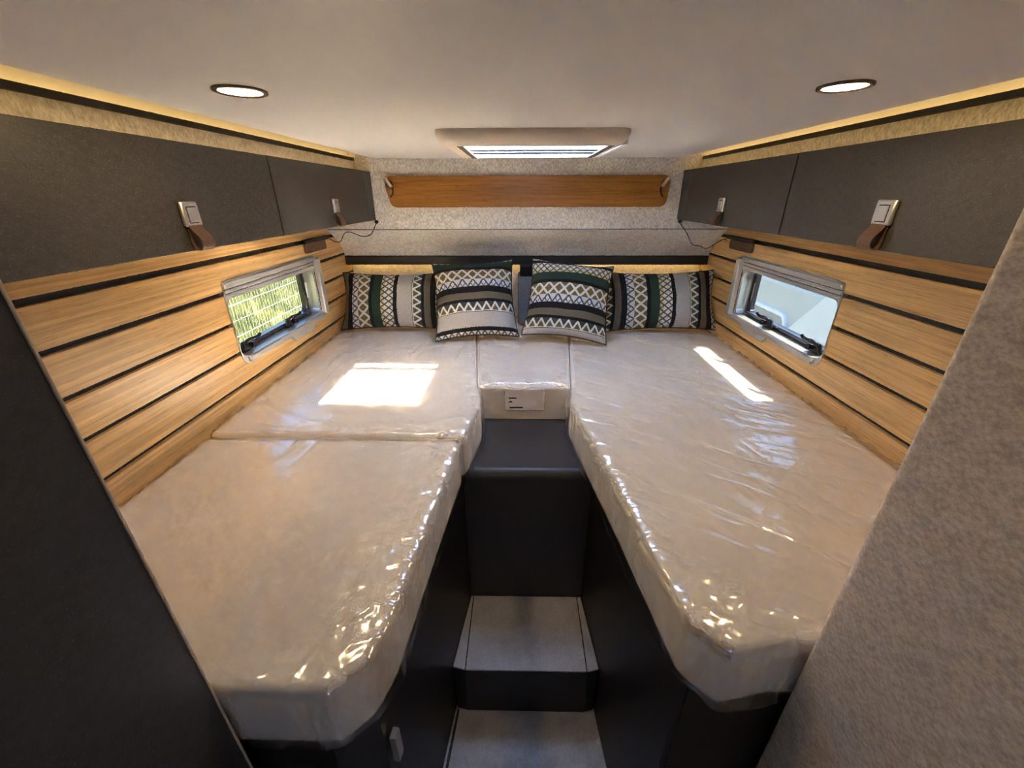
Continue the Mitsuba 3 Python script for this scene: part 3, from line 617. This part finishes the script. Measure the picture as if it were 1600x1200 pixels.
# ---------------------------------------------------------------- outside
def grassy(p, n, uv):
    a = fbm(p.x * 3, p.y * 3, p.z * 3); b = noise(p.x * 60, p.y * 60, p.z * 60)
    g = mix((0.05, 0.07, 0.014), (0.52, 0.50, 0.16), dr.clip(1.4 * a - 0.2 + 0.5 * (b - 0.5), 0, 1))
    return mix(g, mix((0.24, 0.235, 0.22), (0.36, 0.35, 0.33), b), smoothstep(-1.7, -1.4, p.x))
mat('m_ground', proc(grassy), 0.95)
mat('m_asphalt', (0.30, 0.29, 0.28), 0.9)
scene['m_blade'] = {'type': 'principledthin', 'base_color': proc(grassy), 'roughness': 0.5, 'diff_trans': 0.9}
mat('m_wire', (0.62, 0.63, 0.62), 0.45, 0.2)
mat('m_vehicle_shaded', (0.52, 0.52, 0.51), 0.35, specular=0.5)  # white body with its shade put into the colour, greyer than the nose
mat('m_vehicle_white', (0.80, 0.82, 0.84), 0.35, specular=0.5)
mat('m_vehicle_grey', (0.36, 0.34, 0.31), 0.5)
GZ = -2.75
def bank_z(x, y): return np.where(x > -2.9, GZ, GZ + (-2.9 - x) * 0.62) + 0.12 * meshkit.noise(np.stack([x * 0.8, y * 0.8, 0 * x], -1), 4)
gx, gy = np.meshgrid(np.linspace(-16, 20, 91), np.linspace(-8, 26, 86)); gz = bank_z(gx, gy); gz[gx > -1.5] = GZ
i, j = np.meshgrid(np.arange(90), np.arange(85)); a = (j * 91 + i).ravel()
put('ground', (np.c_[gx.ravel(), gy.ravel(), gz.ravel()], np.vstack([np.c_[a, a + 1, a + 92], np.c_[a, a + 92, a + 91]])), 'm_ground', smooth=True)
name('ground', 'grass bank and ground outside the windows', kind='structure')
rng = np.random.default_rng(5)
nb = 26000
bx_, by_ = rng.uniform(-7.5, -3.05, nb), rng.uniform(1.5, 13.0, nb); bz_ = bank_z(bx_, by_)
hh, th, ln = rng.uniform(0.10, 0.34, nb), rng.uniform(0, 2 * math.pi, nb), rng.uniform(0.0, 0.16, nb)
w = rng.uniform(0.004, 0.009, nb); dx, dy = np.cos(th), np.sin(th); ph = th + rng.uniform(1, 2, nb)
P0 = np.c_[bx_ - w * dx, by_ - w * dy, bz_ - 0.02]; P1 = np.c_[bx_ + w * dx, by_ + w * dy, bz_ - 0.02]
mid = np.c_[bx_ + 0.35 * ln * np.cos(ph), by_ + 0.35 * ln * np.sin(ph), bz_ + 0.6 * hh]
M0, M1 = mid - np.c_[w * dx, w * dy, 0 * w] * 0.7, mid + np.c_[w * dx, w * dy, 0 * w] * 0.7
P2 = np.c_[bx_ + ln * np.cos(ph), by_ + ln * np.sin(ph), bz_ + hh]
V = np.stack([P0, P1, M0, M1, P2], 1).reshape(-1, 3); k = np.arange(nb)[:, None] * 5
put('grass', (V, np.vstack([k + [0, 1, 3], k + [0, 3, 2], k + [2, 3, 4]])), 'm_blade', smooth=True)
name('grass', 'tall yellow-green grass on the bank outside the left window', 'grass', kind='stuff')
fx = -2.75
put('wire_fence__upright_wire', join(*[cyl((fx, y, GZ), (fx, y, -0.55), 0.0022, 5) for y in np.arange(2.0, 9.0, 0.05)]), 'm_wire')
put('wire_fence__cross_wire', join(*[cyl((fx + o, 1.6, z), (fx + o, 9.2, z), 0.0026, 5) for k_, z in enumerate(np.arange(-2.60, -0.5, 0.15)) for o in ((-0.006, 0.006) if k_ % 2 else (0.0,))]), 'm_wire')
labels['wire_fence__upright_wire'] = {'kind': 'stuff'}; labels['wire_fence__cross_wire'] = {'kind': 'stuff'}
for y in (2.2, 5.45, 8.0):
    put('wire_fence__post', cbox(fx - 0.06, fx - 0.02, y - 0.03, y + 0.03, GZ - 0.05, -0.5, 0.004), 'm_wire')
name('wire_fence', 'silver wire mesh fence outside the left window', 'fence')
# the white vehicle beside the camper
body = Polygon([(2.95, GZ + 0.35), (2.95, -0.93), (3.0, -0.80), (3.5, 0.55), (3.7, 0.7), (5.6, 0.7), (5.6, GZ + 0.35)]).buffer(-0.06).buffer(0.06)
put('parked_vehicle__body', prism(body, 2.2, 9.6, 'y'), 'm_vehicle_shaded', smooth=30)
nose = Polygon([(1.4, GZ + 0.35), (3.95, GZ + 0.35), (3.95, -1.50), (3.566, -1.078), (3.20, -0.68), (2.75, -0.22), (1.4, -0.05)])
put('parked_vehicle__nose', prism(nose, 2.40, 3.02, 'x'), 'm_vehicle_white')
for y in (3.6, 7.9):
    put('parked_vehicle__wheel', cyl((3.08, y, GZ + 0.36), (3.35, y, GZ + 0.36), 0.36, 28), 'm_black', smooth=40)
lampp = rrect(4.43, 5.65, -1.80, -1.20, 0.13)
put('parked_vehicle__locker_frame', prism(lampp.difference(lampp.buffer(-0.04)), 2.920, 2.951, 'x'), 'm_vehicle_white')
put('parked_vehicle__locker_flap', prism(lampp.buffer(-0.0405), 2.935, 2.9495, 'x'), 'm_vehicle_grey')
name('parked_vehicle', 'white vehicle parked outside the right window', 'vehicle')
